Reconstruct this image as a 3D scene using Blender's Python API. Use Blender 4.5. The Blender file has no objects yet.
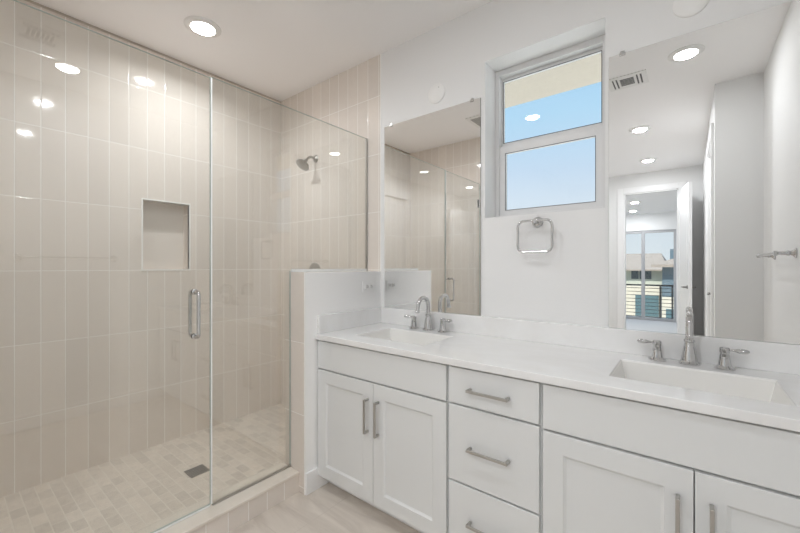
import bpy, bmesh, math, random
from mathutils import Vector, Matrix
PI = math.pi
R = math.radians
C = bpy.context.scene.collection
S = bpy.context.scene

# ------------------------------------------------------------------ camera, world, sun, exposure
cam_d = bpy.data.cameras.new('camera')
cam = bpy.data.objects.new('camera', cam_d); C.objects.link(cam)
cam_d.sensor_width = 36.0; cam_d.lens = 365.7/800*36
cam_d.clip_start = 0.02; cam_d.clip_end = 2000
cam.location = (0, 0, 1.242)
cam.rotation_euler = (R(90), 0, R(38.23))
S.camera = cam

S.view_settings.view_transform = 'Standard'
S.view_settings.look = 'None'
S.view_settings.gamma = 1.0
S.view_settings.use_curve_mapping = False
S.view_settings.exposure = 0.05
S.cycles.use_denoising = True
S.cycles.max_bounces = 14
S.cycles.diffuse_bounces = 8
S.cycles.glossy_bounces = 8
S.cycles.transparent_max_bounces = 24
S.cycles.sample_clamp_indirect = 6.0
S.cycles.caustics_reflective = False
S.cycles.caustics_refractive = False

w = bpy.data.worlds.new('world'); S.world = w; w.use_nodes = True
nt = w.node_tree; nt.nodes.clear()
tc = nt.nodes.new('ShaderNodeTexCoord'); sx = nt.nodes.new('ShaderNodeSeparateXYZ')
cr = nt.nodes.new('ShaderNodeValToRGB'); bg = nt.nodes.new('ShaderNodeBackground'); wo = nt.nodes.new('ShaderNodeOutputWorld')
nt.links.new(tc.outputs['Generated'], sx.inputs[0]); nt.links.new(sx.outputs['Z'], cr.inputs['Fac'])
nt.links.new(cr.outputs['Color'], bg.inputs['Color']); nt.links.new(bg.outputs[0], wo.inputs[0])
e = cr.color_ramp.elements
e[0].position = 0.0; e[0].color = (.80, .88, .93, 1)
e[1].position = 0.9; e[1].color = (.26, .50, .85, 1)
for p_, c_ in ((.14, (.72, .83, .93)), (.237, (.60, .765, .94)), (.364, (.48, .755, .98)), (.5, (.40, .67, .95))):
    q = e.new(p_); q.color = (*c_, 1)
SKY = .97
bg.inputs['Strength'].default_value = SKY

sun_d = bpy.data.lights.new('sun', 'SUN'); sun_d.energy = 7.0; sun_d.angle = R(.6); sun_d.color = (1, .95, .86)
sun = bpy.data.objects.new('sun', sun_d); C.objects.link(sun)
sun.rotation_euler = Vector((.55, -.75, -1.05)).to_track_quat('-Z', 'Y').to_euler()

def portal(loc, rot, sx_, sy_):
    d = bpy.data.lights.new('window_portal', 'AREA'); d.shape = 'RECTANGLE'; d.size = sx_; d.size_y = sy_
    d.cycles.is_portal = True
    o = bpy.data.objects.new('window_portal', d); C.objects.link(o); o.location = loc; o.rotation_euler = rot
portal((-.61, 2.30, 1.97), (R(-90), 0, 0), .60, .92)
portal((-.95, -6.95, 1.0), (R(90), 0, 0), 1.9, 2.2)
LAMP = 24.0         # strength of the round LED lenses
LAMP_W = 11.0       # watts of each recessed lamp

# ------------------------------------------------------------------ materials
def new_mat(name):
    m = bpy.data.materials.new(name); m.use_nodes = True
    return m, m.node_tree, m.node_tree.nodes['Principled BSDF']
def M(name, col, rough=.5, metal=0, bump=0, bscale=200, spec=None, coat=0, var=0, vscale=6):
    m, t, b = new_mat(name)
    b.inputs['Base Color'].default_value = (*col, 1); b.inputs['Roughness'].default_value = rough
    b.inputs['Metallic'].default_value = metal
    if spec is not None: b.inputs['Specular IOR Level'].default_value = spec
    if coat: b.inputs['Coat Weight'].default_value = coat; b.inputs['Coat Roughness'].default_value = .04
    tc = t.nodes.new('ShaderNodeTexCoord')
    if bump:
        n = t.nodes.new('ShaderNodeTexNoise'); n.inputs['Scale'].default_value = bscale; n.inputs['Detail'].default_value = 2
        bp = t.nodes.new('ShaderNodeBump'); bp.inputs['Strength'].default_value = bump; bp.inputs['Distance'].default_value = .002
        t.links.new(tc.outputs['Object'], n.inputs['Vector']); t.links.new(n.outputs['Fac'], bp.inputs['Height'])
        t.links.new(bp.outputs[0], b.inputs['Normal'])
    if var:
        n = t.nodes.new('ShaderNodeTexNoise'); n.inputs['Scale'].default_value = vscale; n.inputs['Detail'].default_value = 5
        mx = t.nodes.new('ShaderNodeMix'); mx.data_type = 'RGBA'
        mx.inputs['A'].default_value = (*[c*(1-var) for c in col], 1); mx.inputs['B'].default_value = (*[min(1, c*(1+var)) for c in col], 1)
        t.links.new(tc.outputs['Object'], n.inputs['Vector']); t.links.new(n.outputs['Fac'], mx.inputs['Factor'])
        t.links.new(mx.outputs['Result'], b.inputs['Base Color'])
    return m
def emit(name, col, s):
    m, t, b = new_mat(name); b.inputs['Base Color'].default_value = (.8, .8, .8, 1)
    b.inputs['Emission Color'].default_value = (*col, 1); b.inputs['Emission Strength'].default_value = s
    return m
def glass_mat(name, tint=(.97, .985, .975), f0=.045):
    m, t, b = new_mat(name); t.nodes.remove(b)
    out = t.nodes['Material Output']
    g = t.nodes.new('ShaderNodeNewGeometry'); vm = t.nodes.new('ShaderNodeVectorMath'); vm.operation = 'DOT_PRODUCT'
    t.links.new(g.outputs['Normal'], vm.inputs[0]); t.links.new(g.outputs['Incoming'], vm.inputs[1])
    ab = t.nodes.new('ShaderNodeMath'); ab.operation = 'ABSOLUTE'; t.links.new(vm.outputs['Value'], ab.inputs[0])
    om = t.nodes.new('ShaderNodeMath'); om.operation = 'SUBTRACT'; om.inputs[0].default_value = 1; t.links.new(ab.outputs[0], om.inputs[1])
    pw = t.nodes.new('ShaderNodeMath'); pw.operation = 'POWER'; t.links.new(om.outputs[0], pw.inputs[0]); pw.inputs[1].default_value = 5
    ma = t.nodes.new('ShaderNodeMath'); ma.operation = 'MULTIPLY_ADD'; t.links.new(pw.outputs[0], ma.inputs[0])
    ma.inputs[1].default_value = 1-f0; ma.inputs[2].default_value = f0
    tr = t.nodes.new('ShaderNodeBsdfTransparent'); tr.inputs[0].default_value = (*tint, 1)
    gl = t.nodes.new('ShaderNodeBsdfGlossy'); gl.inputs['Roughness'].default_value = 0
    mx = t.nodes.new('ShaderNodeMixShader'); t.links.new(ma.outputs[0], mx.inputs[0])
    t.links.new(tr.outputs[0], mx.inputs[1]); t.links.new(gl.outputs[0], mx.inputs[2]); t.links.new(mx.outputs[0], out.inputs[0])
    return m

def math_n(t, op, a, b=None):
    n = t.nodes.new('ShaderNodeMath'); n.operation = op
    for i, v in enumerate((a, b)):
        if v is None: continue
        if isinstance(v, (int, float)): n.inputs[i].default_value = v
        else: t.links.new(v, n.inputs[i])
    return n.outputs[0]

def tile_mat(name, ax, offu, wu, offv, wv, col, grout, gw=.0032, rough=.06, var=.035, axv='Z', stagger=0, bump=.5, coarse=0):
    """stacked or staggered tiles laid out in world metres; offsets put a joint where the photo has it"""
    m, t, b = new_mat(name)
    tc = t.nodes.new('ShaderNodeTexCoord'); s = t.nodes.new('ShaderNodeSeparateXYZ'); t.links.new(tc.outputs['Object'], s.inputs[0])
    v = math_n(t, 'DIVIDE', math_n(t, 'SUBTRACT', s.outputs[axv], offv), wv)
    fv = math_n(t, 'FLOOR', v)
    u = math_n(t, 'DIVIDE', math_n(t, 'SUBTRACT', s.outputs[ax], offu), wu)
    if stagger:
        u = math_n(t, 'ADD', u, math_n(t, 'MULTIPLY', fv, stagger))
    fu = math_n(t, 'FLOOR', u)
    def edge(x, fx, wdt):
        f = math_n(t, 'SUBTRACT', x, fx)
        d = math_n(t, 'MINIMUM', f, math_n(t, 'SUBTRACT', 1.0, f))
        return math_n(t, 'MULTIPLY', d, wdt)
    d = math_n(t, 'MINIMUM', edge(u, fu, wu), edge(v, fv, wv))
    mr = t.nodes.new('ShaderNodeMapRange'); t.links.new(d, mr.inputs['Value'])
    mr.inputs['From Min'].default_value = gw*.35; mr.inputs['From Max'].default_value = gw*.75
    cx = t.nodes.new('ShaderNodeCombineXYZ'); t.links.new(fu, cx.inputs[0]); t.links.new(fv, cx.inputs[1])
    wn = t.nodes.new('ShaderNodeTexWhiteNoise'); wn.noise_dimensions = '2D'; t.links.new(cx.outputs[0], wn.inputs['Vector'])
    no = t.nodes.new('ShaderNodeTexNoise'); no.inputs['Scale'].default_value = 30; no.inputs['Detail'].default_value = 6
    t.links.new(tc.outputs['Object'], no.inputs['Vector'])
    k = math_n(t, 'ADD', math_n(t, 'MULTIPLY', math_n(t, 'SUBTRACT', wn.outputs['Value'], .5), 2*var),
               math_n(t, 'MULTIPLY', math_n(t, 'SUBTRACT', no.outputs['Fac'], .5), .06+coarse))
    k = math_n(t, 'ADD', k, 1.0)
    sc = t.nodes.new('ShaderNodeVectorMath'); sc.operation = 'SCALE'; sc.inputs[0].default_value = col; t.links.new(k, sc.inputs['Scale'])
    mx = t.nodes.new('ShaderNodeMix'); mx.data_type = 'RGBA'; mx.inputs['A'].default_value = (*grout, 1)
    t.links.new(sc.outputs[0], mx.inputs['B']); t.links.new(mr.outputs[0], mx.inputs['Factor']); t.links.new(mx.outputs['Result'], b.inputs['Base Color'])
    rr = t.nodes.new('ShaderNodeMapRange'); t.links.new(mr.outputs[0], rr.inputs['Value'])
    rr.inputs['To Min'].default_value = .7; rr.inputs['To Max'].default_value = rough; t.links.new(rr.outputs[0], b.inputs['Roughness'])
    # pillowed edge and slight lay-to-lay waviness
    me = t.nodes.new('ShaderNodeMapRange'); t.links.new(d, me.inputs['Value']); me.inputs['From Max'].default_value = gw*1.6
    nb = t.nodes.new('ShaderNodeTexNoise'); nb.inputs['Scale'].default_value = 4; t.links.new(tc.outputs['Object'], nb.inputs['Vector'])
    hh = math_n(t, 'ADD', me.outputs[0], math_n(t, 'MULTIPLY', nb.outputs['Fac'], .6))
    bp = t.nodes.new('ShaderNodeBump'); bp.inputs['Strength'].default_value = bump; bp.inputs['Distance'].default_value = .0012
    t.links.new(hh, bp.inputs['Height']); t.links.new(bp.outputs[0], b.inputs['Normal'])
    return m

def stone_mat(name, base, vein, scale, rough, contrast=.5, stretch=(1, 1, 1), rot=0, joints=None, jointcol=None):
    m, t, b = new_mat(name)
    tc = t.nodes.new('ShaderNodeTexCoord'); mp = t.nodes.new('ShaderNodeMapping'); t.links.new(tc.outputs['Object'], mp.inputs['Vector'])
    mp.inputs['Rotation'].default_value = (0, 0, rot); mp.inputs['Scale'].default_value = stretch
    n1 = t.nodes.new('ShaderNodeTexNoise'); n1.inputs['Scale'].default_value = scale; n1.inputs['Detail'].default_value = 8
    n1.inputs['Roughness'].default_value = .62; n1.inputs['Distortion'].default_value = .9; t.links.new(mp.outputs[0], n1.inputs['Vector'])
    r = t.nodes.new('ShaderNodeValToRGB'); t.links.new(n1.outputs['Fac'], r.inputs['Fac'])
    r.color_ramp.elements[0].position = .5-contrast/2; r.color_ramp.elements[0].color = (*vein, 1)
    r.color_ramp.elements[1].position = .5+contrast/2; r.color_ramp.elements[1].color = (*base, 1)
    colour = r.outputs['Color']
    if joints:
        s = t.nodes.new('ShaderNodeSeparateXYZ'); t.links.new(tc.outputs['Object'], s.inputs[0])
        ds = []
        for axn, off, wd in joints:
            x = math_n(t, 'DIVIDE', math_n(t, 'SUBTRACT', s.outputs[axn], off), wd)
            f = math_n(t, 'SUBTRACT', x, math_n(t, 'FLOOR', x))
            ds.append(math_n(t, 'MULTIPLY', math_n(t, 'MINIMUM', f, math_n(t, 'SUBTRACT', 1.0, f)), wd))
        d = math_n(t, 'MINIMUM', ds[0], ds[1])
        k = math_n(t, 'GREATER_THAN', d, .0014)
        mx = t.nodes.new('ShaderNodeMix'); mx.data_type = 'RGBA'; mx.inputs['A'].default_value = (*jointcol, 1)
        t.links.new(colour, mx.inputs['B']); t.links.new(k, mx.inputs['Factor']); colour = mx.outputs['Result']
    t.links.new(colour, b.inputs['Base Color']); b.inputs['Roughness'].default_value = rough
    return m

TILE = (.765, .705, .645); GROUT = (.90, .88, .85)
m_wall = M('white_wall_paint', (.81, .81, .805), .6, bump=.25, bscale=160)
m_ceil = M('ceiling_paint', (.94, .93, .925), .7, bump=.2, bscale=120)
m_pony = M('bright_white_paint', (.93, .925, .915), .5, bump=.2, bscale=160)
m_trim = M('white_trim_paint', (.88, .88, .88), .32)
m_cab = M('cabinet_paint', (.75, .76, .755), .38)
m_inside = M('cabinet_carcass', (.68, .68, .66), .5)
m_quartz = stone_mat('white_quartz', (.85, .85, .845), (.815, .81, .80), 3.5, .12, .25, (1, 2.4, 1), .5)
m_sink = M('sink_porcelain', (.84, .83, .805), .1)
m_chrome = M('chrome', (.62, .62, .62), .06, 1)
m_nickel = M('brushed_nickel', (.50, .485, .46), .32, 1)
m_steel = M('drain_steel', (.30, .29, .27), .3, 1)
m_dark = M('dark_gap', (.03, .03, .03), .6)
m_mirror = M('mirror_silver', (.94, .945, .94), 0.0, 1)
m_medge = M('mirror_edge', (.25, .28, .27), .2, .5)
m_glass = glass_mat('shower_glass', (.975, .982, .97), .10)
m_gedge = M('glass_edge', (.42, .50, .47), .12, 0, spec=.9)
m_pane = glass_mat('window_glass', (.985, .99, .99), .04)
m_alum = M('window_frame_grey', (.74, .74, .74), .4)
m_slider = M('slider_frame_grey', (.42, .42, .43), .4)
m_hard = M('door_hardware', (.32, .31, .30), .3, 1)
m_seal = M('clear_seal', (.86, .88, .87), .15)
m_lens = emit('led_lens', (1, .97, .92), LAMP)
m_white = M('white_plastic', (.85, .845, .83), .35)
m_plate = M('outlet_plate', (.92, .915, .905), .35)
m_blank = M('blank_plate_plastic', (.86, .855, .84), .3)
m_slot = M('black_slot', (.02, .02, .02), .5)
m_vent = M('vent_louvre_shadow_grey', (.12, .12, .12), .6)
m_tile_l = tile_mat('wall_tile_left', 'Y', .267, .1046, .397, .4105, TILE, GROUT)
m_tile_b = tile_mat('wall_tile_back', 'X', -1.825, .1046, .397, .4105, TILE, GROUT)
m_tile_p = tile_mat('pony_tile', 'X', -1.83, .60, .397, .4105, TILE, GROUT)
m_tile_c = tile_mat('curb_tile', 'Y', .251, .1046, -.30, 2.0, TILE, GROUT)
m_mosaic = tile_mat('shower_mosaic', 'X', -2.9, .100, 0, .057, (.68, .62, .55), (.78, .735, .665), gw=.004, rough=.35,
                    var=.10, axv='Y', stagger=.5, bump=.4, coarse=.25)
m_niche = M('niche_tile', TILE, .12, var=.04, vscale=9)
m_trimtile = M('tile_edge_trim', (.50, .44, .38), .3)
m_metal_edge = M('tile_edge_metal', (.93, .925, .90), .35)
m_floor = stone_mat('bathroom_floor_tile', (.74, .68, .61), (.50, .44, .385), 2.2, .3, .38, (1, 3.2, 1), R(38),
                    joints=(('X', -1.50, .61), ('Y', 1.02, 1.22)), jointcol=(.55, .49, .43))
m_curbtop = stone_mat('curb_stone', (.80, .745, .67), (.74, .68, .60), 6, .2, .4)
m_carpet = M('bedroom_carpet', (.62, .62, .62), .95, bump=.6, bscale=300)
m_stucco = M('eave_stucco', (.52, .47, .39), .9, bump=.6, bscale=60, var=.08, vscale=30)
m_rail = M('railing_black', (.03, .03, .032), .5)
m_roof = M('clay_roof_tile', (.30, .265, .235), .9, var=.2, vscale=3)
m_h1 = M('house_stucco_beige', (.42, .45, .40), .9, var=.05, vscale=2)
m_h2 = M('house_stucco_blue_grey', (.11, .16, .20), .9, var=.08, vscale=2)
m_h3 = M('house_stucco_cream', (.56, .54, .47), .9, var=.05, vscale=2)
m_teal = M('garage_teal', (.07, .14, .17), .6)
m_hwin = M('house_window_dark', (.03, .05, .06), .15)
m_ground = M('gravel_ground', (.50, .44, .36), .95, var=.15, vscale=1)
m_bounce = M('pale_bounce_ground', (.84, .82, .78), .9, var=.05, vscale=1)  # tone invented pale so this ground bounces sun up into the window recess
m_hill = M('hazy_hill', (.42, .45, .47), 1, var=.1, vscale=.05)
m_leaf = M('tree_leaf', (.16, .20, .09), .9, var=.4, vscale=3)
m_bark = M('tree_bark', (.2, .14, .1), .9)
m_balc = M('balcony_deck', (.55, .53, .50), .8)

# ------------------------------------------------------------------ mesh helpers
def nb(): return bmesh.new()
def bx(bm, x0, x1, y0, y1, z0, z1, mi=0):
    vs = [bm.verts.new((x, y, z)) for x in (x0, x1) for y in (y0, y1) for z in (z0, z1)]
    for f in ((0, 1, 3, 2), (4, 6, 7, 5), (0, 4, 5, 1), (2, 3, 7, 6), (0, 2, 6, 4), (1, 5, 7, 3)):
        bm.faces.new([vs[i] for i in f]).material_index = mi
    return vs
def xf(verts, mat):
    for v in verts: v.co = mat @ v.co
def ring(bm, c, r, n, u, v_):
    return [bm.verts.new(c + u*(r*math.cos(2*PI*i/n)) + v_*(r*math.sin(2*PI*i/n))) for i in range(n)]
def tube(bm, pts, rad, n=12, cap=True, closed=False):
    pts = [Vector(p) for p in pts]
    rads = rad if isinstance(rad, (list, tuple)) else [rad]*len(pts)
    rings = []; prev = None; N = len(pts)
    for i, p in enumerate(pts):
        if closed: d = (pts[(i+1) % N]-pts[(i-1) % N])
        else: d = pts[min(i+1, N-1)]-pts[max(i-1, 0)]
        d.normalize()
        if prev is None:
            up = Vector((0, 0, 1)) if abs(d.z) < .9 else Vector((1, 0, 0))
            u = d.cross(up).normalized()
        else:
            u = (prev-d*prev.dot(d)).normalized()
        prev = u; v_ = d.cross(u)
        rings.append(ring(bm, p, rads[i], n, u, v_))
    for a in range(N if closed else N-1):
        A = rings[a]; B = rings[(a+1) % N]
        for i in range(n): bm.faces.new((A[i], A[(i+1) % n], B[(i+1) % n], B[i]))
    if cap and not closed:
        bm.faces.new(rings[0][::-1]); bm.faces.new(rings[-1])
    return [v for r in rings for v in r]
def lathe(bm, prof, n=24, mat=None):
    """prof: list of (radius, height) about local z"""
    vs = []; rings = []
    for r, z in prof:
        if r < 1e-6: c = [bm.verts.new((0, 0, z))]
        else: c = [bm.verts.new((r*math.cos(2*PI*i/n), r*math.sin(2*PI*i/n), z)) for i in range(n)]
        rings.append(c); vs += c
    for A, B in zip(rings, rings[1:]):
        if len(A) == 1 and len(B) == 1: continue
        if len(A) == 1:
            for i in range(n): bm.faces.new((A[0], B[(i+1) % n], B[i]))
        elif len(B) == 1:
            for i in range(n): bm.faces.new((A[i], A[(i+1) % n], B[0]))
        else:
            for i in range(n): bm.faces.new((A[i], A[(i+1) % n], B[(i+1) % n], B[i]))
    if len(rings[0]) > 1: bm.faces.new(rings[0][::-1])
    if len(rings[-1]) > 1: bm.faces.new(rings[-1])
    if mat is not None: xf(vs, mat)
    return vs
def axis_mat(loc, direction):
    return Matrix.Translation(loc) @ Vector(direction).to_track_quat('Z', 'Y').to_matrix().to_4x4()
def obj(name, bm, mats, parent=None, smooth=None, bevel=0, loc=None):
    bmesh.ops.recalc_face_normals(bm, faces=bm.faces)
    me = bpy.data.meshes.new(name); bm.to_mesh(me); bm.free()
    for m in (mats if isinstance(mats, (list, tuple)) else [mats]): me.materials.append(m)
    if smooth:
        for p in me.polygons: p.use_smooth = True
        me.set_sharp_from_angle(angle=R(smooth))
    o = bpy.data.objects.new(name, me); C.objects.link(o)
    if loc is not None: o.location = loc
    if parent: o.parent = parent
    if bevel:
        b = o.modifiers.new('bevel', 'BEVEL'); b.width = bevel; b.segments = 2; b.limit_method = 'ANGLE'; b.angle_limit = R(40)
    return o
def struct(name, bm, mats, parent=None, **k):
    o = obj(name, bm, mats, parent, **k)
    if parent is None: o['kind'] = 'structure'
    return o
def tag(o, label, cat, group=None):
    o['label'] = label; o['category'] = cat
    if group: o['group'] = group
    return o
def thing(name, label, cat, loc=(0, 0, 0), rz=0, group=None):
    o = bpy.data.objects.new(name, None); C.objects.link(o); o.location = loc; o.rotation_euler = (0, 0, rz)
    o.empty_display_size = .1
    return tag(o, label, cat, group)
def arc(c, r, a0, a1, n, ax='xz'):
    out = []
    for i in range(n+1):
        a = a0+(a1-a0)*i/n; p = [c[0], c[1], c[2]]
        p['xyz'.index(ax[0])] += r*math.cos(a); p['xyz'.index(ax[1])] += r*math.sin(a)
        out.append(tuple(p))
    return out

FZ = -.05            # bathroom floor level
H = 2.74             # ceiling
D = 1.941            # vanity wall
XL = -2.90           # shower side wall
XR = .458            # right wall
YS = -.03            # near end wall of the shower
X1 = .172; YR = -.085
YB = -3.125          # wall with the bedroom doorway

# ------------------------------------------------------------------ setting: walls, floor, ceiling
b = nb(); bx(b, -1.76, 1.3, YB, D+.01, FZ-.1, FZ); struct('floor', b, m_floor)
b = nb(); bx(b, XL-.12, -1.76, -.15, D+.01, FZ-.1, 0); struct('shower_floor', b, m_mosaic)
b = nb(); bx(b, XL-.12, 1.3, YB-.14, D+.3, H, H+.12); struct('ceiling', b, m_ceil)
# vanity wall with the window hole
WX0, WX1, WZ0, WZ1 = -.911, -.305, 1.518, 2.41
b = nb()
bx(b, -1.70, WX0, D, D+.26, FZ, H); bx(b, WX1, 1.3, D, D+.26, FZ, H)
bx(b, WX0, WX1, D, D+.26, FZ, WZ0); bx(b, WX0, WX1, D, D+.26, WZ1, H)
struct('wall_window', b, m_wall)
b = nb(); bx(b, XL-.12, -1.70, D, D+.26, FZ-.05, H); struct('wall_shower_head', b, m_tile_b)
b = nb(); bx(b, -1.7035, -1.6985, D-.004, D+.002, 1.208, H); struct('trim_1', b, m_metal_edge)
# shower side wall with the niche
NY0, NY1, NZ0, NZ1 = .868, 1.159, 1.222, 1.697
b = nb()
bx(b, XL-.12, XL, -.15, NY0, -.05, 2.722); bx(b, XL-.12, XL, NY1, D, -.05, 2.722)
bx(b, XL-.12, XL, NY0, NY1, -.05, NZ0); bx(b, XL-.12, XL, NY0, NY1, NZ1, 2.722)
struct('wall_shower_side', b, m_tile_l)
b = nb(); bx(b, XL-.12, XL-.10, NY0, NY1, NZ0, NZ1); struct('wall_niche_back', b, m_niche)
b = nb(); bx(b, XL-.12, XL-.006, -.15, D, 2.722, H); struct('trim_2', b, m_trimtile)
b = nb()   # metal profile round the niche
t_ = .009
bx(b, XL-.02, XL+.003, NY0-t_, NY0, NZ0-t_, NZ1+t_); bx(b, XL-.02, XL+.003, NY1, NY1+t_, NZ0-t_, NZ1+t_)
bx(b, XL-.02, XL+.003, NY0, NY1, NZ1, NZ1+t_); bx(b, XL-.02, XL+.003, NY0, NY1, NZ0-t_, NZ0)
struct('trim_3', b, m_metal_edge)
b = nb(); bx(b, XL-.12, -1.75, YS-.12, YS, -.05, H); struct('wall_shower_near', b, m_tile_b)
b = nb(); bx(b, -1.88, -1.76, YB-.14, YS-.12, FZ, H); struct('wall_left', b, m_wall)
b = nb(); bx(b, XR, XR+.12, YR, D, FZ, H); struct('wall_right', b, m_wall)
DY0, DY1, DZ = -1.18, -.34, 2.40
b = nb()
bx(b, X1+.12, XR+.12, YR-.12, YR, FZ, H)
bx(b, X1, X1+.12, DY1, YR, FZ, H); bx(b, X1, X1+.12, YB, DY0, FZ, H); bx(b, X1, X1+.12, DY0, DY1, DZ, H)
struct('wall_closet', b, m_wall)
OX0, OX1, OZ = -.83, -.115, 2.43
b = nb()
bx(b, -1.88, OX0, YB-.13, YB, FZ, H); bx(b, OX1, 1.3, YB-.13, YB, FZ, H); bx(b, OX0, OX1, YB-.13, YB, OZ, H)
struct('wall_bedroom', b, m_wall)

# pony wall: painted on the vanity side, tiled on the end and shower side
PY = 1.291; PZ = 1.208
b = nb(); bx(b, -1.74, -1.70, PY, D, FZ, PZ); struct('wall_pony', b, m_pony, bevel=.002)
b = nb(); bx(b, -1.885, -1.74, PY, D, FZ, PZ+.002); bx(b, -1.885, -1.704, PY-.002, PY+.02, FZ, PZ+.002); struct('wall_pony_tile', b, m_tile_p, bevel=.0015)
b = nb(); bx(b, -1.705, -1.6985, PY-.003, PY+.004, FZ, PZ+.002); struct('trim_4', b, m_metal_edge)

# curb
b = nb(); bx(b, -1.91, -1.753, YS, PY-.002, FZ, .052); struct('curb_base', b, m_tile_c)
b = nb(); bx(b, -1.92, -1.744, YS, PY-.003, .052, .070); struct('curb_top', b, m_curbtop, bevel=.004)

# baseboards
def baseboard(nm, x0, x1, y0, y1, h=.125):
    b = nb(); bx(b, x0, x1, y0, y1, FZ, FZ+h); struct(nm, b, m_trim, bevel=.004)
baseboard('baseboard_pony', -1.6995, -1.686, PY-.001, 1.455)
baseboard('baseboard_right', XR-.014, XR, -.085, 1.37)
baseboard('baseboard_return', X1+.014, XR-.014, YR, YR+.014)
baseboard('baseboard_closet', X1-.014, X1, -.27, YR+.014)
baseboard('baseboard_closet_far', X1-.014, X1, YB, -1.26)
baseboard('baseboard_bedroom', -1.74, -.925, YB, YB+.014)
baseboard('baseboard_left', -1.76, -1.746, YB+.014, YS-.12)

# door casings
b = nb()
for x0, x1 in ((OX0-.09, OX0), (OX1, OX1+.09)): bx(b, x0, x1, YB, YB+.018, FZ, OZ+.09)
bx(b, OX0, OX1, YB, YB+.018, OZ, OZ+.09)
bx(b, OX0, OX0+.018, YB-.13, YB, FZ, OZ); bx(b, OX1-.018, OX1, YB-.13, YB, FZ, OZ); bx(b, OX0, OX1, YB-.13, YB, OZ-.018, OZ)
struct('trim_5', b, m_trim, bevel=.003)
b = nb()
for y0, y1 in ((DY0-.08, DY0), (DY1, DY1+.08)): bx(b, X1-.018, X1, y0, y1, FZ, DZ+.08)
bx(b, X1-.018, X1, DY0, DY1, DZ, DZ+.08)
struct('trim_6', b, m_trim, bevel=.003)

# panelled door leaf in local coords: x 0..w, y 0..th, z 0..h
def door_leaf(bm, w_, h_, th, panels):
    bx(bm, 0, w_, .006, th-.006, 0, h_)
    xs = .115
    zs = [0]+[z for p in panels for z in p]+[h_]
    for ys in ((0, .006), (th-.006, th)):
        bx(bm, 0, xs, ys[0], ys[1], 0, h_); bx(bm, w_-xs, w_, ys[0], ys[1], 0, h_)
        for i in range(0, len(zs), 2): bx(bm, xs, w_-xs, ys[0], ys[1], zs[i], zs[i+1])
        for z0, z1 in panels:
            pad = .035
            y0, y1 = (ys[0]+.002, ys[1]) if ys[0] == 0 else (ys[0], ys[1]-.002)
            bx(bm, xs+pad, w_-xs-pad, y0, y1, z0+pad, z1-pad)
def lever(parent, x, z, side, th, dirx):
    b = nb()
    y0 = 0 if side < 0 else th
    lathe(b, [(.026, 0), (.026, .006), (.012, .010), (.011, .045), (.013, .05)], 20, axis_mat((x, y0, z), (0, side, 0)))
    tube(b, [(x, y0+side*.048, z), (x+dirx*.03, y0+side*.052, z), (x+dirx*.11, y0+side*.050, z-.004)], [.009, .008, .007], 10)
    return obj('door_handle', b, m_hard, parent, smooth=40)
def hinge(parent, x, z, y):
    b = nb(); lathe(b, [(.007, -.05), (.007, .05)], 10, Matrix.Translation((x, y, z)))
    bx(b, x, x+.03, y-.002, y+.001, z-.05, z+.05)
    return obj('hinge', b, m_nickel, parent, smooth=40)
def leaf(nm, loc, rz, w_, h_, dirx=-1):
    b = nb(); door_leaf(b, w_, h_, .038, [(.25, .92), (1.08, h_-.14)])
    o = struct(nm, b, m_trim, loc=loc); o.rotation_euler = (0, 0, rz)
    lever(o, w_-.07, 1.0, -1, .038, dirx); lever(o, w_-.07, 1.0, 1, .038, dirx)
    for z in (.2, 1.2, h_-.22): hinge(o, .004, z, -.004)
    return o
ang = math.atan2(-2.43-(YB+.025), .02-(-.105))
leaf('door_1', (-.088, YB+.022, FZ+.01), ang, .712, 2.42)
leaf('door_2', (X1+.040, DY1-.003, FZ+.01), R(-90), DY1-DY0-.006, DZ-FZ-.016)

# bedroom beyond the doorway
BH = 2.52; BY = -6.72
b = nb(); bx(b, -3.2, 2.2, BY-.15, YB-.13, FZ-.1, FZ); struct('bedroom_floor', b, m_carpet)
b = nb(); bx(b, -3.2, 2.2, BY-.15, YB-.13, BH, BH+.1); struct('bedroom_ceiling', b, m_ceil)
b = nb(); bx(b, -3.3, -3.2, BY-.15, YB-.13, FZ, BH); struct('wall_bedroom_left', b, m_wall)
b = nb(); bx(b, 2.2, 2.3, BY-.15, YB-.13, FZ, BH); struct('wall_bedroom_right', b, m_wall)
SX0, SX1, SZ = -2.12, -.215, 2.11
b = nb(); bx(b, -3.2, SX0, BY-.15, BY, FZ, BH); bx(b, SX1, 2.2, BY-.15, BY, FZ, BH); bx(b, SX0, SX1, BY-.15, BY, SZ, BH)
struct('wall_slider', b, m_wall)
b = nb()
fw = .05
bx(b, SX0, SX0+fw, BY-.10, BY-.02, FZ, SZ); bx(b, SX1-fw, SX1, BY-.10, BY-.02, FZ, SZ)
bx(b, SX0+fw, SX1-fw, BY-.10, BY-.02, SZ-.06, SZ); bx(b, SX0+fw, SX1-fw, BY-.10, BY-.02, FZ, FZ+.06)
for x in (-1.48, -.858): bx(b, x-.035, x+.035, BY-.09, BY-.03, FZ+.06, SZ-.06)
sd = struct('door_3', b, m_slider, bevel=.003)
b = nb()
for x0, x1 in ((SX0+fw, -1.515), (-1.445, -.893), (-.823, SX1-fw)): bx(b, x0, x1, BY-.063, BY-.057, FZ+.06, SZ-.06)
obj('glass_pane', b, m_pane, sd)

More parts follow.
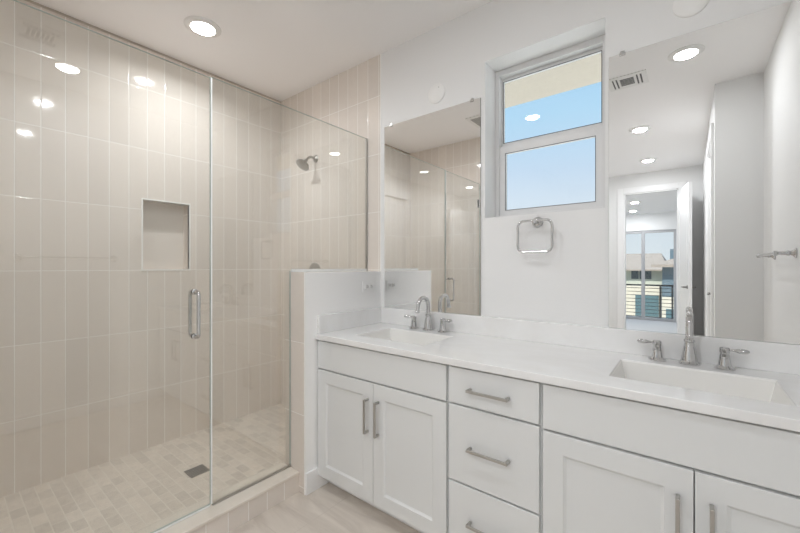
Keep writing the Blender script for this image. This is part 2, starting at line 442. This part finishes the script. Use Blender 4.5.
# balcony
b = nb(); bx(b, -3.2, 2.2, -8.0, BY-.15, -.25, -.12); struct('balcony_floor', b, m_balc)
rt = thing('balcony_railing', 'black horizontal bar balcony railing outside the sliding door, seen in the mirror', 'railing', (-1, -7.5, -.12))
b = nb(); bx(b, -2.2, 3.2, -.02, .02, .86, .90); obj('top_rail', b, m_rail, rt)
for i in range(9):
    b = nb(); z = .06+i*.092; bx(b, -2.2, 3.2, -.006, .006, z, z+.014); obj('bar', b, m_rail, rt)
for x in (-2.1, -1.0, .445, .69, 1.9, 3.1):
    b = nb(); bx(b, x-.016, x+.016, -.016, .016, 0, .86); obj('post', b, m_rail, rt)

# ------------------------------------------------------------------ outside: neighbour houses (seen in the mirror), eave, hills, tree
GZ = -3.3
b = nb(); bx(b, -60, 60, -90, -8.1, GZ-.2, GZ); struct('ground', b, m_ground)
b = nb(); bx(b, -60, 60, 3.4, 90, GZ-.2, GZ); struct('bounce_ground', b, m_bounce)  # unseen ground, added to throw sunlight up onto the eave and window recess
hy = -26.1
h1 = thing('neighbour_house', 'pale green beige stucco house with low clay tile roof beyond the balcony', 'house', (0, 0, 0))
b = nb(); bx(b, -12, -1.37, hy-8, hy, GZ, 1.10); obj('wall', b, m_h1, h1)
b = nb()
vs = [b.verts.new(p) for p in ((-12.5, hy+.5, 1.05), (-1.0, hy+.5, 1.05), (-1.0, hy-8.5, 1.05), (-12.5, hy-8.5, 1.05), (-10, hy-4, 2.25), (-1.6, hy-4, 2.25),
      (-12.5, hy+.5, .95), (-1.0, hy+.5, .95), (-1.0, hy-8.5, .95), (-12.5, hy-8.5, .95))]
for f in ((0, 1, 5, 4), (1, 2, 5), (2, 3, 4, 5), (3, 0, 4), (0, 6, 7, 1), (1, 7, 8, 2), (2, 8, 9, 3), (3, 9, 6, 0), (6, 9, 8, 7)): b.faces.new([vs[i] for i in f])
obj('roof', b, m_roof, h1)
for x0, x1, z0, z1 in ((-2.62, -1.95, .38, 1.0), (-3.1, -2.68, .38, 1.0)):
    b = nb(); bx(b, x0, x1, hy, hy+.03, z0, z1); obj('window', b, m_hwin, h1)
b = nb(); bx(b, -12, -1.37, hy, hy+1.2, GZ, -.06); obj('porch', b, m_h3, h1)
b = nb(); bx(b, -2.75, -1.48, hy+1.2, hy+1.26, -2.0, -.62); obj('garage_door', b, m_teal, h1)
h2 = thing('neighbour_house', 'dark blue grey stucco house wing with chimney beside the beige house', 'house', (0, 0, 0))
hf = hy+5
b = nb(); bx(b, -.96, -.3, hf+.0, hf+.06, -2.3, -1.10); obj('garage_door', b, m_teal, h2)
b = nb(); bx(b, -1.14, 7, hf-3.6, hf-.3, -.46, 1.207); obj('wall', b, m_h2, h2)
b = nb(); bx(b, -1.14, 7, hf-3.6, hf, GZ, -.46); obj('lower_wall', b, m_h3, h2)
b = nb()
vs = [b.verts.new(p) for p in ((-1.62, hf+.2, 1.357), (7, hf+.2, 1.357), (7, hf-3.8, 1.357), (-1.62, hf-3.8, 1.357), (-.2, hf-2, 1.87), (6, hf-2, 1.87),
      (-1.62, hf+.2, 1.207), (7, hf+.2, 1.207), (7, hf-3.8, 1.207), (-1.62, hf-3.8, 1.207))]
for f in ((0, 1, 5, 4), (1, 2, 5), (2, 3, 4, 5), (3, 0, 4), (0, 6, 7, 1), (1, 7, 8, 2), (2, 8, 9, 3), (3, 9, 6, 0), (6, 9, 8, 7)): b.faces.new([vs[i] for i in f])
obj('roof', b, m_roof, h2)
b = nb(); bx(b, -.825, .2, hf-2.6, hf-1.4, 1.3, 2.25); obj('chimney', b, m_h2, h2)

# eave over the vanity window
b = nb(); bx(b, -5, 3.5, D+.26, 3.36, 2.75, 2.95); struct('eave', b, m_stucco)
# hazy ridge far away beyond the window
random.seed(4)
b = nb()
N = 60; top = []; bot = []; back = []
for i in range(N+1):
    a = R(60+100*i/N); r = 420
    hgt = 60+1.5*math.sin(i*.55)+1.5*math.sin(i*1.7+1)+random.uniform(-1, 1)
    top.append(b.verts.new((r*math.cos(a), r*math.sin(a), hgt))); bot.append(b.verts.new(((r-60)*math.cos(a), (r-60)*math.sin(a), -20)))
    back.append(b.verts.new(((r+80)*math.cos(a), (r+80)*math.sin(a), -20)))
for i in range(N):
    b.faces.new((bot[i], bot[i+1], top[i+1], top[i])); b.faces.new((top[i], top[i+1], back[i+1], back[i]))
struct('hills', b, m_hill)

# ------------------------------------------------------------------ window over the vanity
WY = 2.083
fr = nb()
FX0, FX1, FZ0, FZ1 = WX0, WX1, WZ0, WZ1
bx(fr, FX0, FX0+.024, WY, WY+.09, FZ0, FZ1); bx(fr, FX1-.034, FX1, WY, WY+.09, FZ0, FZ1)
bx(fr, FX0+.024, FX1-.034, WY, WY+.09, FZ1-.034, FZ1); bx(fr, FX0+.024, FX1-.034, WY, WY+.09, FZ0, FZ0+.028)
win = struct('window_1', fr, m_alum, bevel=.002)
s = nb()   # upper sash, further out
bx(s, FX0+.024, FX0+.032, WY+.045, WY+.07, 1.945, FZ1-.034); bx(s, FX1-.044, FX1-.034, WY+.045, WY+.07, 1.945, FZ1-.034)
bx(s, FX0+.032, FX1-.044, WY+.045, WY+.07, FZ1-.052, FZ1-.034); bx(s, FX0+.032, FX1-.044, WY+.045, WY+.07, 1.945, 1.985)
obj('upper_sash', s, m_alum, win, bevel=.0015)
s = nb()   # lower sash, nearer
bx(s, FX0+.024, FX0+.058, WY+.008, WY+.040, FZ0+.028, 1.955); bx(s, FX1-.066, FX1-.034, WY+.008, WY+.040, FZ0+.028, 1.955)
bx(s, FX0+.058, FX1-.066, WY+.008, WY+.040, 1.912, 1.955); bx(s, FX0+.058, FX1-.066, WY+.008, WY+.040, FZ0+.028, FZ0+.056)
obj('lower_sash', s, m_alum, win, bevel=.0015)
s = nb(); bx(s, FX0+.032, FX1-.044, WY+.055, WY+.059, 1.985, FZ1-.052); obj('upper_pane', s, m_pane, win)
s = nb(); bx(s, FX0+.058, FX1-.066, WY+.022, WY+.026, FZ0+.056, 1.912); obj('lower_pane', s, m_pane, win)
s = nb()   # thin dark gaskets round the panes
for x0, x1, y, z0, z1 in ((FX0+.032, FX1-.044, WY+.043, 1.985, FZ1-.052), (FX0+.058, FX1-.066, WY+.0065, FZ0+.056, 1.912)):
    g = .0025
    bx(s, x0, x0+g, y, y+.004, z0, z1); bx(s, x1-g, x1, y, y+.004, z0, z1); bx(s, x0, x1, y, y+.004, z1-g, z1); bx(s, x0, x1, y, y+.004, z0, z0+g)
obj('gasket', s, m_vent, win)

# ------------------------------------------------------------------ vanity cabinets
YF = 1.371; DT = .020
def front(nm, parent, x0, x1, z0, z1, shaker=False):
    b = nb()
    if not shaker:
        bx(b, x0, x1, YF, YF+DT, z0, z1)
        return obj(nm, b, m_cab, parent, bevel=.002)
    st = .070; sl = .010; dp = .009
    def rect(i, y): return [b.verts.new(p) for p in ((x0+i, y, z0+i), (x1-i, y, z0+i), (x1-i, y, z1-i), (x0+i, y, z1-i))]
    o_ = rect(0, YF); i1 = rect(st, YF); i1b = rect(st+.002, YF+.003); i2 = rect(st+sl, YF+dp); bk = rect(0, YF+DT)
    for A, B in ((o_, i1), (i1, i1b), (i1b, i2), (bk, o_)):
        for k in range(4): b.faces.new((A[k], A[(k+1) % 4], B[(k+1) % 4], B[k]))
    b.faces.new(bk[::-1])
    d = obj(nm, b, m_cab, parent, bevel=.0012)
    p = nb(); bx(p, x0+st+sl-.001, x1-st-sl+.001, YF+dp-.0005, YF+dp+.006, z0+st+sl-.001, z1-st-sl+.001)
    obj('panel', p, m_cab, d)
    return d
def pull(parent, x, z, L=.175, vertical=False):
    b = nb(); y1 = YF; yb = YF-.034; hw = .0055
    if vertical:
        bx(b, x-hw, x+hw, yb, yb+.008, z-L/2, z+L/2)
        for s_ in (-1, 1): bx(b, x-hw, x+hw, yb+.004, y1, z+s_*(L/2-.006)-.006, z+s_*(L/2-.006)+.006)
    else:
        bx(b, x-L/2, x+L/2, yb, yb+.008, z-hw, z+hw)
        for s_ in (-1, 1): bx(b, x+s_*(L/2-.006)-.006, x+s_*(L/2-.006)+.006, yb+.004, y1, z-hw, z+hw)
    return obj('handle', b, m_nickel, parent, bevel=.0015)
def carcass(parent, x0, x1):
    b = nb(); y0 = YF+DT+.0005; y1 = D-.003
    bx(b, x0, x0+.016, y0, y1, .028, .818); bx(b, x1-.016, x1, y0, y1, .028, .818)
    bx(b, x0+.016, x1-.016, y0, y1, .028, .046); bx(b, x0+.016, x1-.016, y1-.012, y1, .046, .70)
    bx(b, x0+.016, x1-.016, y0, y0+.018, .628, .818); bx(b, x0+.016, x0+.035, y0, y0+.018, .046, .628); bx(b, x1-.035, x1-.016, y0, y0+.018, .046, .628)
    obj('carcass', b, m_cab, parent)
    b = nb(); bx(b, x0, x1, 1.458, 1.475, FZ, .028); obj('toe_kick', b, m_trim, parent)
c1 = thing('sink_cabinet', 'light grey painted sink base cabinet with two shaker doors beside the pony wall', 'cabinet', (0, 0, 0))
carcass(c1, -1.697, -.8205)
front('false_front', c1, -1.688, -.826, .657, .812)
for x0, x1, hx in ((-1.688, -1.2555, -1.289), (-1.2525, -.826, -1.217)):
    d = front('door', c1, x0, x1, .035, .648, True); pull(d, hx, .481, .175, True)
c2 = thing('drawer_cabinet', 'light grey painted bank of three drawers between the two sink cabinets', 'cabinet', (0, 0, 0))
carcass(c2, -.8195, -.4245)
for z0, z1, hz in ((.660, .812, .732), (.331, .652, .489), (.035, .323, .182)):
    d = front('drawer', c2, -.812, -.430, z0, z1); pull(d, -.6265, hz, .175)
c3 = thing('sink_cabinet', 'light grey painted sink base cabinet with two shaker doors against the right wall', 'cabinet', (0, 0, 0))
carcass(c3, -.4235, .452)
front('false_front', c3, -.417, .445, .652, .812)
for x0, x1, hx in ((-.417, .0125, -.024), (.0155, .445, .053)):
    d = front('door', c3, x0, x1, .035, .643, True); pull(d, hx, .476, .175, True)

# countertop with two basin cut-outs
CX0, CX1, CY0, CY1, CZ0, CZ1 = -1.6985, XR-.001, 1.358, D-.001, .820, .851
BAS = ((-1.495, -1.035, 1.492, 1.792), (-.222, .240, 1.492, 1.792))
b = nb()
xs = [CX0]+[v for q_ in BAS for v in q_[:2]]+[CX1]; ys = [CY0, 1.492, 1.792, CY1]
grid = {}
for k, z in enumerate((CZ0, CZ1)):
    for i, x in enumerate(xs):
        for j, y in enumerate(ys): grid[i, j, k] = b.verts.new((x, y, z))
hole = lambda i, j: j == 1 and i in (1, 3)
for i in range(5):
    for j in range(3):
        if hole(i, j):
            a = [(i, j), (i+1, j), (i+1, j+1), (i, j+1)]
            for n_ in range(4):
                p_, q_ = a[n_], a[(n_+1) % 4]
                b.faces.new((grid[(*p_, 0)], grid[(*q_, 0)], grid[(*q_, 1)], grid[(*p_, 1)]))
            continue
        b.faces.new([grid[p_] for p_ in ((i, j, 1), (i+1, j, 1), (i+1, j+1, 1), (i, j+1, 1))])
        b.faces.new([grid[p_] for p_ in ((i, j, 0), (i, j+1, 0), (i+1, j+1, 0), (i+1, j, 0))])
for i in range(5):
    for j in (0, 3): b.faces.new([grid[p_] for p_ in ((i, j, 0), (i+1, j, 0), (i+1, j, 1), (i, j, 1))])
for j in range(3):
    for i in (0, 5): b.faces.new([grid[p_] for p_ in ((i, j, 0), (i, j+1, 0), (i, j+1, 1), (i, j, 1))])
ct = obj('countertop', b, m_quartz, bevel=.003)
tag(ct, 'white quartz countertop with faint veining running the length of the vanity', 'countertop')
b = nb(); bx(b, CX0+.020, CX1, D-.021, D-.001, CZ1+.0002, .958); tag(obj('backsplash', b, m_quartz, bevel=.002), 'long white quartz backsplash standing along the mirrors', 'backsplash')
b = nb(); bx(b, CX0, CX0+.0195, 1.374, D-.001, CZ1+.0002, .958); tag(obj('side_splash', b, m_quartz, bevel=.002), 'short white quartz side splash against the pony wall', 'backsplash')

def sink(x0, x1, y0, y1, label):
    b = nb(); zt = .8498; zb = .725
    def rect(a, z, a2=None):
        a2 = a if a2 is None else a2
        return [b.verts.new(p) for p in ((x0+a, y0+a2, z), (x1-a, y0+a2, z), (x1-a, y1-a2, z), (x0+a, y1-a2, z))]
    r1 = rect(.0006, zt); r2 = rect(.004, zt-.006); r3 = rect(.022, zb+.03, .014); r4 = rect(.05, zb, .04); o1 = rect(.0006, .81); o2 = rect(.010, zb-.012)
    for A, B in ((r1, r2), (r2, r3), (r3, r4), (r1, o1), (o1, o2)):
        for k in range(4): b.faces.new((A[k], A[(k+1) % 4], B[(k+1) % 4], B[k]))
    b.faces.new(r4); b.faces.new(o2[::-1])
    o = obj('sink', b, m_sink, bevel=.002)
    tag(o, label, 'sink', 'undermount sinks')
    b = nb(); lathe(b, [(.0, .003), (.014, .003), (.022, .005), (.026, .003), (.026, 0)], 24, Matrix.Translation(((x0+x1)/2, (y0+y1)/2+.02, zb)))
    obj('drain_plug', b, m_chrome, o, smooth=40)
    return o
sink(*BAS[0], 'rectangular white sink basin below the left mirror')
sink(*BAS[1], 'rectangular white sink basin below the large right mirror')

# widespread faucets
def faucet(loc, label):
    t = thing('faucet', label, 'faucet', loc, 0, 'widespread chrome faucets')
    b = nb()
    lathe(b, [(r_*1.12, z_) for r_, z_ in [(.0, 0), (.031, 0), (.032, .006), (.028, .011), (.0245, .015), (.023, .030), (.0185, .060), (.0150, .082), (.0135, .088), (.0165, .090),
              (.0165, .098), (.0130, .100), (.0115, .115)]], 28)
    obj('spout_base', b, m_chrome, t, smooth=35)
    b = nb(); rr = .054
    pts = [(0, 0, .111), (0, 0, .127), (0, 0, .142)]+arc((0, -rr, .150), rr, 0, PI, 18, 'yz')
    pts += [(0, -2*rr-.003, .139), (0, -2*rr-.006, .122)]
    rad = [.0126]*3+[.0126-.0014*i/18 for i in range(19)]+[.0110, .0120]
    tube(b, pts, rad, 16)
    lathe(b, [(.012, 0), (.0135, .002), (.0135, .010), (.012, .012)], 20, axis_mat((0, -2*rr-.0065, .118), (0, .1, .9)))
    lathe(b, [(.0105, 0), (.0130, .002), (.0130, .007), (.0105, .009)], 20, Matrix.Translation((0, 0, .140)))
    obj('spout', b, m_chrome, t, smooth=40)
    b = nb(); lathe(b, [(.0, 0), (.0045, 0), (.0045, .03), (.007, .034), (.006, .042), (0, .045)], 14, Matrix.Translation((0, .028, 0)))
    obj('lift_rod', b, m_chrome, t, smooth=40)
    for s_ in (-1, 1):
        b = nb(); off = Vector((s_*.106, -.004, 0))
        lathe(b, [(r_*1.18, z_) for r_, z_ in [(0, 0), (.026, 0), (.027, .005), (.022, .009), (.017, .014), (.0145, .035), (.012, .058), (.0125, .060), (.0135, .066), (.0135, .078),
                  (.011, .082), (.0, .083)]], 24, Matrix.Translation(off))
        hb = obj('handle_base', b, m_chrome, t, smooth=35)
        b = nb()
        dirv = Vector((s_, -.16, .02)).normalized()
        P = [off+Vector((0, 0, .073))+dirv*k for k in (.010, .020, .028, .038, .052, .063, .070)]
        vs = tube(b, P, [.0055, .0046, .0055, .0095, .0112, .009, .004], 14)
        for v in vs: v.co.z = .073+(v.co.z-.073)*.85
        obj('lever', b, m_chrome, hb, smooth=50)
    return t
faucet((-1.251, 1.868, CZ1), 'chrome widespread faucet with two levers below the left mirror')
faucet((.004, 1.872, CZ1), 'chrome widespread faucet with two levers below the large right mirror')

# mirrors
def mirror(x0, x1, label, clips):
    b = nb(); y1 = D-.0005; y0 = D-.0065; z0 = .9585; z1 = 2.212
    vs = bx(b, x0, x1, y0, y1, z0, z1, 1)
    b.faces.ensure_lookup_table()
    for f in b.faces:
        if all(abs(v.co.y-y0) < 1e-5 for v in f.verts): f.material_index = 0
    o = obj('mirror', b, [m_mirror, m_medge]); tag(o, label, 'mirror', 'frameless wall mirrors')
    for x in clips:
        b = nb(); bx(b, x-.012, x+.012, y0-.004, y1, z1-.010, z1+.002); bx(b, x-.009, x+.009, y0-.001, y1, z1+.002, z1+.012)
        obj('mirror_clip', b, m_chrome, o, bevel=.002)
    return o
mirror(-1.662, -.936, 'frameless mirror between the shower and the window, reflecting the glass shower', (-1.60, -.99))
mirror(-.289, .437, 'frameless mirror right of the window reflecting the bedroom doorway', (-.235, .38))

# towel ring under the window
t = thing('towel_ring', 'chrome square towel ring on the wall below the window', 'towel ring', (-.614, D, 1.472))
b = nb(); lathe(b, [(.0, 0), (.028, 0), (.028, .005), (.023, .008), (.020, .014), (.012, .018), (.010, .045), (.0115, .048), (.0115, .060), (.0, .063)], 28, axis_mat((0, 0, 0), (0, -1, 0)))
obj('wall_mount', b, m_chrome, t, smooth=35)
b = nb(); hw, hh, rc = .086, .080, .030; yr = -.055; zc = -.076
pts = []
for cx_, cz_, a0 in ((hw-rc, hh-rc, 0), (-(hw-rc), hh-rc, PI/2), (-(hw-rc), -(hh-rc), PI), (hw-rc, -(hh-rc), 1.5*PI)):
    pts += arc((cx_, yr, zc+cz_), rc, a0, a0+PI/2, 7, 'xz')
tube(b, pts, .0062, 12, closed=True)
obj('ring', b, m_chrome, t, smooth=60)
# towel bar on the right wall, seen in the mirror
t = thing('towel_bar', 'chrome towel bar on the right wall, seen in the right mirror', 'towel bar', (XR, .70, 1.315))
for y in (-.305, .305):
    b = nb(); lathe(b, [(.0, 0), (.028, 0), (.028, .005), (.022, .009), (.016, .014), (.011, .022), (.015, .032), (.010, .040), (.010, .070), (.014, .074), (.014, .088), (0, .092)], 24, axis_mat((0, y, 0), (-1, 0, 0)))
    obj('post', b, m_chrome, t, smooth=35)
b = nb(); tube(b, [(-.081, -.30, 0), (-.081, .30, 0)], .0085, 14); obj('bar', b, m_chrome, t, smooth=60)

# blank round covers above the mirrors
for x, z, lab in ((-1.237, 2.325, 'round white blank cover on the wall above the left mirror'), (.010, 2.342, 'round white blank cover on the wall above the right mirror')):
    b = nb(); lathe(b, [(0, 0), (.062, 0), (.062, .004), (.055, .009), (.030, .0115), (0, .012)], 40, axis_mat((x, D, z), (0, -1, 0)))
    o = tag(obj('blank_cover_plate', b, m_blank, smooth=30), lab, 'cover plate', 'blank round covers above the mirrors')
    b = nb()
    lathe(b, [(0, 0), (.003, 0), (.003, .002), (0, .002)], 10, axis_mat((x+.022, D-.009, z+.030), (0, -1, 0)))
    obj('screw', b, m_steel, o)

# outlet on the pony wall
t = thing('wall_outlet', 'white horizontal double outlet on the pony wall above the side splash', 'outlet', (-1.6995, 1.812, 1.107))
b = nb(); bx(b, 0, .0035, -.058, .058, -.036, .036); obj('plate', b, m_plate, t, bevel=.002)
for y in (-.02, .02):
    b = nb(); bx(b, .0035, .0085, y-.0165, y+.0165, -.014, .014); r_ = obj('receptacle', b, m_white, t, bevel=.003)
    b = nb(); bx(b, .0085, .0089, y-.005, y+.003, .004, .0065); bx(b, .0085, .0089, y-.005, y+.003, -.0065, -.004); bx(b, .0085, .0089, y+.007, y+.011, -.002, .002)
    obj('slots', b, m_slot, r_)

# ------------------------------------------------------------------ shower
XG = -1.835; GT = .0048
def slab(name, pts, label, cat):
    """flat glass panel with outline pts (y, z), edges in a second material"""
    b = nb()
    A = [b.verts.new((XG+GT, y, z)) for y, z in pts]; B = [b.verts.new((XG-GT, y, z)) for y, z in pts]
    b.faces.new(A); b.faces.new(B[::-1])
    n = len(pts)
    for i in range(n):
        f = b.faces.new((A[i], B[i], B[(i+1) % n], A[(i+1) % n])); f.material_index = 1
    return obj(name, b, [m_glass, m_gedge])
fx = slab('glass_panel', [(.838, .078), (1.2865, .078), (1.2865, PZ+.006), (D-.004, PZ+.006), (D-.004, 2.17), (.838, 2.17)], '', '')
tag(fx, 'fixed clear glass shower panel notched over the pony wall', 'shower glass')
for y0, y1, z0, z1, mm in ((.84, 1.287, .0702, .079, m_nickel), (D-.012, D-.0005, PZ+.003, 2.17, m_nickel), (1.295, D-.012, PZ+.0022, PZ+.018, m_seal)):
    b = nb(); bx(b, XG-.007, XG+.007, y0, y1, z0, z1); obj('channel', b, mm, fx)
dr = slab('shower_door', [(.10, .082), (.830, .082), (.830, 2.165), (.10, 2.165)], '', '')
tag(dr, 'frameless clear glass shower door with a chrome pull handle', 'shower door')
b = nb(); bx(b, XG-.0065, XG+.0065, .8302, .8375, .082, 2.165); obj('edge_seal', b, m_seal, dr)
b = nb(); bx(b, XG-.005, XG+.005, .10, .830, .072, .0818); obj('bottom_sweep', b, m_seal, dr)
b = nb()
for s_ in (-1, 1):
    x0 = XG+s_*GT; xo = XG+s_*.046; r_ = .016; z0, z1 = .912, 1.122; y = .757
    pts = [(x0, y, z0), (xo-s_*r_, y, z0)]+[(xo-s_*r_+s_*r_*math.sin(a), y, z0+r_-r_*math.cos(a)) for a in [PI/2*i/6 for i in range(1, 7)]]
    pts += [(xo-s_*r_+s_*r_*math.cos(a), y, z1-r_+r_*math.sin(a)) for a in [PI/2*i/6 for i in range(0, 7)]]+[(x0, y, z1)]
    tube(b, pts, .0085, 14)
    for z in (z0, z1): lathe(b, [(.013, 0), (.013, .004), (.010, .006)], 18, axis_mat((x0, y, z), (s_, 0, 0)))
obj('handle', b, m_chrome, dr, smooth=45)
for z in (.33, 1.945):
    b = nb()
    for s_ in (-1, 1): bx(b, XG+min(s_*GT, s_*.013), XG+max(s_*GT, s_*.013),   .100, .132, z-.045, z+.045)
    bx(b, XG-.012, XG+.012, YS+.005, .099, z-.025, z+.025); bx(b, XG-.024, XG+.024, YS+.0005, YS+.006, z-.045, z+.045)
    obj('hinge', b, m_chrome, dr, bevel=.002)

t = thing('fixed_shower', 'round chrome shower head on a bent arm high on the tiled wall', 'shower head', (-2.411, D, 2.13))
b = nb(); lathe(b, [(0, 0), (.030, 0), (.030, .004), (.022, .012), (.012, .016), (.011, .02)], 24, axis_mat((0, 0, 0), (0, -1, 0)))
obj('flange', b, m_nickel, t, smooth=35)
b = nb(); tube(b, [(0, -.010, 0), (0, -.035, .004), (0, -.060, .000), (0, -.082, -.016), (0, -.098, -.035)], .0105, 14); obj('arm', b, m_nickel, t, smooth=60)
b = nb()
lathe(b, [(0, 0), (.014, 0), (.016, .010), (.014, .020), (.018, .026), (.052, .050), (.056, .056), (.056, .064), (.050, .066), (0, .066)], 32, axis_mat((0, -.096, -.032), (0, -.62, -.78)))
obj('spray_head', b, m_nickel, t, smooth=35)
t = thing('shower_valve', 'round chrome shower valve plate with lever on the tiled wall behind the pony wall', 'shower valve', (-2.424, D, 1.195))
b = nb(); lathe(b, [(0, 0), (.078, 0), (.078, .004), (.066, .010), (.030, .014), (.026, .030), (.022, .045), (0, .047)], 36, axis_mat((0, 0, 0), (0, -1, 0)))
obj('escutcheon', b, m_nickel, t, smooth=35)
b = nb(); tube(b, [(0, -.040, 0), (.02, -.045, -.04), (.03, -.047, -.085)], [.010, .008, .007], 12); obj('lever', b, m_nickel, t, smooth=50)
t = thing('shower_drain', 'square perforated steel drain in the mosaic shower floor', 'drain', (-2.342, .982, 0))
b = nb(); bx(b, -.054, .054, -.054, .054, .0002, .003); obj('grate', b, m_steel, t, bevel=.001)
b = nb(); bx(b, -.045, .045, -.045, .045, .003, .0036)
obj('sieve', b, tile_mat('sieve_pattern', 'X', 0, .013, 0, .013, (.03, .03, .03), (.25, .24, .22), gw=.004, rough=.4, axv='Y', stagger=.5), t)

# ------------------------------------------------------------------ ceiling fittings
def can(x, y, z, label, k=1.0, r=.104, spread=180):
    t = thing('recessed_light', label, 'ceiling light', (x, y, z), 0, 'round recessed ceiling lights')
    b = nb(); lathe(b, [(r, 0), (r-.001, -.004), (r-.006, -.008), (r-.034, -.013), (r-.037, -.010)], 48)
    obj('trim_ring', b, m_white, t, smooth=40)
    b = nb(); lathe(b, [(0, -.017), (r-.050, -.0165), (r-.040, -.015), (r-.036, -.012), (0, -.012)], 48); obj('lens', b, m_lens, t)
    d = bpy.data.lights.new('lamp', 'AREA'); d.shape = 'DISK'; d.size = .10; d.spread = R(spread); d.energy = LAMP_W*k; d.color = (.925, .955, 1)
    o = bpy.data.objects.new('lamp', d); C.objects.link(o); o.parent = t; o.location = (0, 0, -.019)
    return t
can(-2.383, 1.034, H, 'round recessed ceiling light over the shower', .80, spread=158)
can(-.012, .613, H, 'round recessed ceiling light reflected at the top of the right mirror', .32)
can(-1.22, .60, H, 'round recessed ceiling light over the left sink, seen as an oval in the window glass', .62)
can(-.412, -.878, H, 'round recessed ceiling light in mid room, middle one of three in the right mirror', 1.45)
can(-.443, -2.329, H, 'round recessed ceiling light nearest the bedroom doorway, seen in the right mirror', .8)
can(-.83, -4.70, BH, 'round recessed ceiling light in the bedroom nearer the doorway', 1.5)
can(-.99, -6.0, BH, 'round recessed ceiling light in the bedroom nearer the sliding door', 1.2)

t = thing('air_vent', 'white rectangular supply air vent in the ceiling, seen in the right mirror', 'vent', (-.385, .415, H))
b = nb(); bx(b, -.135, .135, -.12, .12, -.007, 0); obj('face', b, m_white, t, bevel=.003)
b = nb()
for k in range(6): bx(b, -.047, .047, -.060+k*.022, -.046+k*.022, -.0085, -.0072)
obj('centre_slats', b, m_vent, t)
for s_ in (-1, 1):
    b = nb()
    for k in range(2): bx(b, min(s_*(.065+k*.025), s_*(.073+k*.025)), max(s_*(.063+k*.026), s_*(.075+k*.026)), -.085, .085, -.0085, -.0072)
    obj('side_slats', b, m_vent, t)
t = thing('exhaust_fan', 'square exhaust fan grille in the ceiling, seen in the left mirror', 'exhaust fan', (-1.62, .40, H))
b = nb(); bx(b, -.155, .155, -.155, .155, -.010, 0); obj('housing', b, m_white, t, bevel=.004)
b = nb(); bx(b, -.115, .115, -.115, .115, -.012, -.0102)
obj('grille', b, tile_mat('fan_grille', 'X', 0, .3, 0, .012, (.14, .14, .13), (.50, .49, .47), gw=.008, rough=.6, axv='Y'), t)
